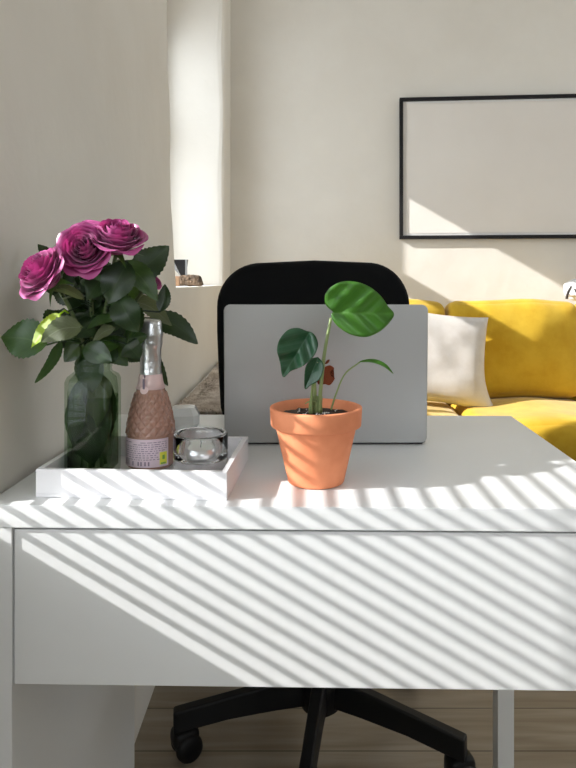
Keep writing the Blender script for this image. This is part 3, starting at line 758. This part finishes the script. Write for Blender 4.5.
def on_bottle(ang, z, R): return Vector((R*math.sin(ang), -R*math.cos(ang), z))
def patch(bm, a0_, a1_, z0_, z1_, R, n_=10, th=.0004):
    g = []
    for i in range(n_+1):
        a = a0_+(a1_-a0_)*i/n_
        g.append([bm.verts.new(on_bottle(a,z,r)) for z,r in ((z0_,R),(z1_,R),(z1_,R+th),(z0_,R+th))])
    for A,B in zip(g, g[1:]):
        for q in range(4): bm.faces.new((A[q],A[(q+1)%4],B[(q+1)%4],B[q]))
    bm.faces.new(g[0]); bm.faces.new(g[-1])
bm = nb(); b2 = nb(); lathe(b2, [(.0001,0),(.0052,0),(.0052,.0006),(.0001,.0006)], 20)
merge(bm, b2, Matrix.Translation(on_bottle(-.22,hh(388),.0188)) @ Matrix.Rotation(math.radians(72), 4, 'X')); sl = obj('seal', bm, M['collar'], bt)
bm = nb(); patch(bm, -.33,-.17, hh(387), hh(377), .0190, 3); patch(bm, -.29,-.21, hh(376.5), hh(373.5), .0165, 2); obj('seal_emblem', bm, M['ink'], sl)
A0, A1 = -1.15, .98
bm = nb(); patch(bm, A0, A1, hh(461), hh(434), .0320, 30); lb = obj('label', bm, M['label'], bt)
bm = nb(); R4 = random.Random(5); yy = 0
for row in range(9):
    py = 437+row*2.05; a = A0+.15
    if row == 1: a += .5
    while a < A1-.12:
        w_ = R4.uniform(.03,.14)*(1.6 if row in (0,1) else 1)
        if not (row > 4 and a > .48) and not (row in (0,) and -.6 < a < -.2): patch(bm, a, min(a+w_,A1-.08), hh(py+.42), hh(py-.28), .03235, 3, .0001)
        a += w_+R4.uniform(.03,.07)
a = A0+.12
while a < -.70: patch(bm, a, a+.018, hh(459.6), hh(454), .03235, 1, .0001); a += R4.uniform(.03,.055)
for a in (-.55,-.30,-.18,-.02,.12): patch(bm, a, a+.06, hh(459.4), hh(455.4), .03235, 2, .0001)
obj('print', bm, M['ink'], lb)
bm = nb(); patch(bm, .58,.90, hh(459), hh(447), .03236, 6, .00015); ym = obj('yellow_mark', bm, M['yellowink'], lb)
bm = nb(); patch(bm, .63,.84, hh(458.6), hh(457), .0326, 4, .0001); patch(bm, .69,.80, hh(454), hh(450), .0326, 3, .0001); obj('green_print', bm, M['greenink'], ym)

# ------------------------------------------------------------------ thick glass holder with tealight
GX, GY = -.1325, .836
gl = thing('glass_tealight_holder', 'round thick clear glass tealight holder at the right end of the tray', 'tealight holder', (GX, GY, TF))
bm = nb(); lathe(bm, [(.026,0),(.0315,.0015),(.0340,.006),(.0345,.020),(.0345,.048),(.0338,.0518),(.0318,.0535),(.0285,.0525),(.0272,.0490),(.0262,.032),(.0252,.0215),(.0235,.0195),(.012,.0190)], 64)
obj('glass_body', bm, M['glass'], gl, True)
tl = thing('tealight', 'white tealight candle inside the round glass holder', 'candle', (GX, GY, TF+.0216))
bm = nb(); lathe(bm, [(.0185,0),(.0190,.001),(.0190,.0125),(.0184,.0125),(.0180,.0020)], 40); obj('cup', bm, M['tin'], tl, True)
bm = nb(); lathe(bm, [(.0176,.0025),(.0178,.0105),(.0150,.0100),(.004,.0097)], 40); obj('wax', bm, M['wax'], tl, True)
bm = nb(); tube(bm, [(0,0,.0095),(.0005,0,.0135),(.0015,0,.0155)], .0006, 6); obj('wick', bm, M['ink'], tl)

# faceted glass block behind the tray
fx = thing('faceted_glass_block', 'small faceted frosted glass block on the desk behind the pink bottle', 'ornament', (P(184,424,1.12).x, 1.12, .7502), .15)
bm = nb(); k8 = []
def octa(w,d_,c,z): return [(w-c,-d_,z),(w,-d_+c,z),(w,d_-c,z),(w-c,d_,z),(-w+c,d_,z),(-w,d_-c,z),(-w,-d_+c,z),(-w+c,-d_,z)]
rg = [[bm.verts.new(p) for p in octa(w,d_,c,z)] for w,d_,c,z in ((.020,.020,.008,0),(.026,.026,.010,.010),(.026,.026,.010,.024),(.018,.018,.007,.036))]
for A,B in zip(rg, rg[1:]):
    for i in range(8): bm.faces.new((A[i],A[(i+1)%8],B[(i+1)%8],B[i]))
bm.faces.new(rg[0][::-1]); bm.faces.new(rg[-1])
obj('glass_body', bm, M['frosted'], fx)

# ------------------------------------------------------------------ terracotta pot
PX, PY = .0137, .820
pot = thing('plant_pot', 'terracotta pot standing at the front of the desk before the laptop', 'pot', (PX, PY, .7502))
bm = nb(); lathe(bm, [(.0325,0),(.0345,.0012),(.0352,.003),(.0502,.0690),(.0505,.0700),(.0555,.0705),(.0562,.0715),(.0574,.0915),(.0572,.0932),(.0560,.0938),(.0525,.0938),(.0515,.0930),(.0495,.072),(.044,.060),(.030,.058)], 96)
obj('pot_body', bm, M['terracotta'], pot, True)
so = nb(); g = []
lathe(so, [(.0400,.062),(.0496,.0745),(.0496,.0812),(.044,.0832),(.036,.0845),(.026,.0842),(.016,.0850),(.006,.0848)], 48, fn=lambda a,z,r: .0 if r > .045 or z < .08 else .0012*noise.noise(Vector((a*5,r*90,z*9))))
for v in so.verts:
    if v.co.z > .0826: v.co.z += .0022*noise.noise(Vector((v.co.x*160,v.co.y*160,0)))
s_o = obj('soil', so, M['soil'], None, True, loc=(PX,PY,.7502)); tag(s_o, 'dark potting soil filling the terracotta pot', 'soil', kind='stuff')
bm = nb(); R5 = random.Random(9)
for i in range(46):
    a = R5.uniform(0,2*PI); r = .038*math.sqrt(R5.random()); s_ = R5.uniform(.0006,.0016)
    if i % 2: a = R5.uniform(3.6,5.2)
    b2 = nb(); bmesh.ops.create_icosphere(b2, subdivisions=1, radius=s_); merge(bm, b2, Matrix.Translation((r*math.cos(a), r*math.sin(a), .0855)))
o = obj('perlite', bm, M['perlite'], s_o)

# ------------------------------------------------------------------ plant in the pot
base = Vector((PX+.001, PY, .7502+.084))
pn = thing('potted_plant', 'young green leafed houseplant growing in the terracotta pot', 'plant', base)
def rel(px,py,z): return P(px,py,z)-base
bm = nb(); tube(bm, curve([rel(319,412,.822), rel(321,385,.82), rel(325,350,.818), rel(331,318,.815)], 8), .0026, 10, .0019); obj('stem', bm, M['petiole'], pn, True)
bm = nb(); tube(bm, curve([rel(315,412,.822), rel(315,395,.82), rel(314,378,.815), rel(309,347,.806), rel(308,340,.805)], 8), .0024, 10, .0014); obj('stem', bm, M['petiole'], pn, True)
bm = nb(); tube(bm, curve([rel(311,411,.815), rel(311.5,398,.812), rel(313,384,.808), rel(318,362,.802)], 8), .0019, 10, .0013); obj('stem', bm, M['petiole'], pn, True)
bm = nb(); tube(bm, curve([rel(331,410,.83), rel(336,394,.832), rel(345,374,.834), rel(360,362,.836)], 8), .0012, 8, .0009); obj('stem', bm, M['petiole'], pn, True)
bm = nb()   # sheath at the foot
for q in ((311,.817),(316,.822),(320,.824)):
    tube(bm, [rel(q[0],413,q[1]), rel(q[0],404,q[1]), rel(q[0]+1,396,q[1])], .0034, 8, .0021)
tube(bm, [rel(317,401,.815), rel(308,402,.812), rel(305,404,.812)], .0014, 6, .0006)
obj('leaf_sheath', bm, M['petiole'], pn, True)
def heart_leaf(name, pts2, zf, m, th=.0006, nrm_bulge=.0, ribs=None):
    """leaf blade from an outline traced at its true place: base notch first, going round; ribs = (base, tip) of the midrib"""
    bm = nb(); uvl = bm.loops.layers.uv.verify()
    b0, t0_ = Vector(ribs[0]), Vector(ribs[1]); ax = t0_-b0; L = ax.length; ax = ax/L; sx_ = Vector((-ax.y, ax.x))
    out = [Vector((p.x,p.y)) for p in curve([(x,y,0) for x,y in pts2+[pts2[0]]], 6)][:-1]
    K = 9; n_ = len(out); c0 = b0.lerp(t0_, .42); rings = []
    maxw = max(abs((p-b0).dot(sx_)) for p in out)
    for j in range(K+1):
        f = j/K; ring = []
        for p in out:
            q = c0+(p-c0)*f; s_ = (q-b0).dot(sx_)/maxw; a = (q-b0).dot(ax)/L
            z = zf(a, s_)
            w = P(q.x, q.y, z)-base
            ring.append((bm.verts.new(w), (.5+.5*s_, a)))
        rings.append(ring)
    for A,B in zip(rings, rings[1:]):
        for i in range(n_):
            q = (A[i],A[(i+1)%n_],B[(i+1)%n_],B[i])
            fc = bm.faces.new([x[0] for x in q])
            for lp_,x in zip(fc.loops, q): lp_[uvl].uv = x[1]
    bmesh.ops.remove_doubles(bm, verts=bm.verts, dist=.00002)
    return solid(obj(name, bm, M[m], pn, True), th)
bigp = [(333,312),(326,305),(325,296),(330,288),(341,282),(354,281.5),(368,286),(380,295),(388,306),(394,314),(389,323),(379,332),(366,337),(352,335),(341,329),(334,322),(331,315)]
heart_leaf('leaf', bigp, lambda a,s_: .815-.012*a+.020*abs(s_)*-1*.55+.010*(s_>0)*s_+.014*a*a+.0015*math.sin(a*16-abs(s_)*9), 'leafbig', ribs=((333,313),(393,314)))
midp = [(307,331),(298,328),(288,330),(280,339),(277,350),(280,362),(283,377),(291,371),(303,366),(313,357),(318,346),(316,337),(312,332.5)]
heart_leaf('leaf', midp, lambda a,s_: .800-.016*a*a-.012*abs(s_)+.003*math.sin(a*14-abs(s_)*6), 'leafdark', ribs=((308,335),(283,376)))
smp = [(318,357),(311,359),(306,366),(304.5,376),(305,389),(311,385),(319,380),(323,371),(323,363)]
heart_leaf('leaf', smp, lambda a,s_: .803-.004*a-.007*abs(s_), 'leafdark', ribs=((318,358),(305.5,388)))
bm = nb(); sweep_leaf(bm, [rel(359,362,.836), rel(372,362,.830), rel(384,366,.826), rel(393.5,374,.824)], (-.15,-.25,1), .011, ovate, fold=.35, nv=20, nu=6)
solid(obj('leaf', bm, M['leafbig'], pn, True), .0005)

# ------------------------------------------------------------------ light
S = Vector((1,.25,-.585))
sun = bpy.data.lights.new('sun','SUN'); sun.energy = 8.3; sun.angle = math.radians(.6); sun.color = (1,.985,.965)
so_ = bpy.data.objects.new('sun', sun); C.objects.link(so_); so_.rotation_euler = S.to_track_quat('-Z','Y').to_euler(); so_.location = (-4,-1,4)
w = bpy.data.worlds.new('sky'); bpy.context.scene.world = w; w.use_nodes = True
bg = w.node_tree.nodes['Background']; bg.inputs['Color'].default_value = (.88,.94,1,1); bg.inputs['Strength'].default_value = 4.3
def portal(loc, rot, sx, sy):
    L = bpy.data.lights.new('sky_portal','AREA'); L.shape = 'RECTANGLE'; L.size = sx; L.size_y = sy
    L.cycles.is_portal = True
    o = bpy.data.objects.new('sky_portal', L); C.objects.link(o); o.location = loc; o.rotation_euler = rot
portal((-.78,2.46,1.58), (0,-PI/2,0), 1.25, 1.4)
portal((-.75,.065,1.44), (0,-PI/2,0), 1.45, 1.4)
portal((1.15,YF-.3,1.77), (PI/2,0,0), 1.95, 1.3)
portal((XR+.25,2.3,1.85), (0,PI/2,0), 1.45, 1.45)

# ------------------------------------------------------------------ camera
cd = bpy.data.cameras.new('camera'); cam = bpy.data.objects.new('camera', cd); C.objects.link(cam)
cam.location = (0,0,HC); cam.rotation_euler = (PI/2,0,0)
cd.sensor_fit = 'VERTICAL'; cd.sensor_height = 24; cd.lens = F/768*24
cd.shift_x = (288-CX)/768; cd.shift_y = -(384-CY)/768
cd.clip_start = .05
sc = bpy.context.scene; sc.camera = cam
sc.view_settings.view_transform = 'Standard'; sc.view_settings.look = 'None'; sc.view_settings.gamma = 1
sc.view_settings.use_curve_mapping = False; sc.view_settings.exposure = 0
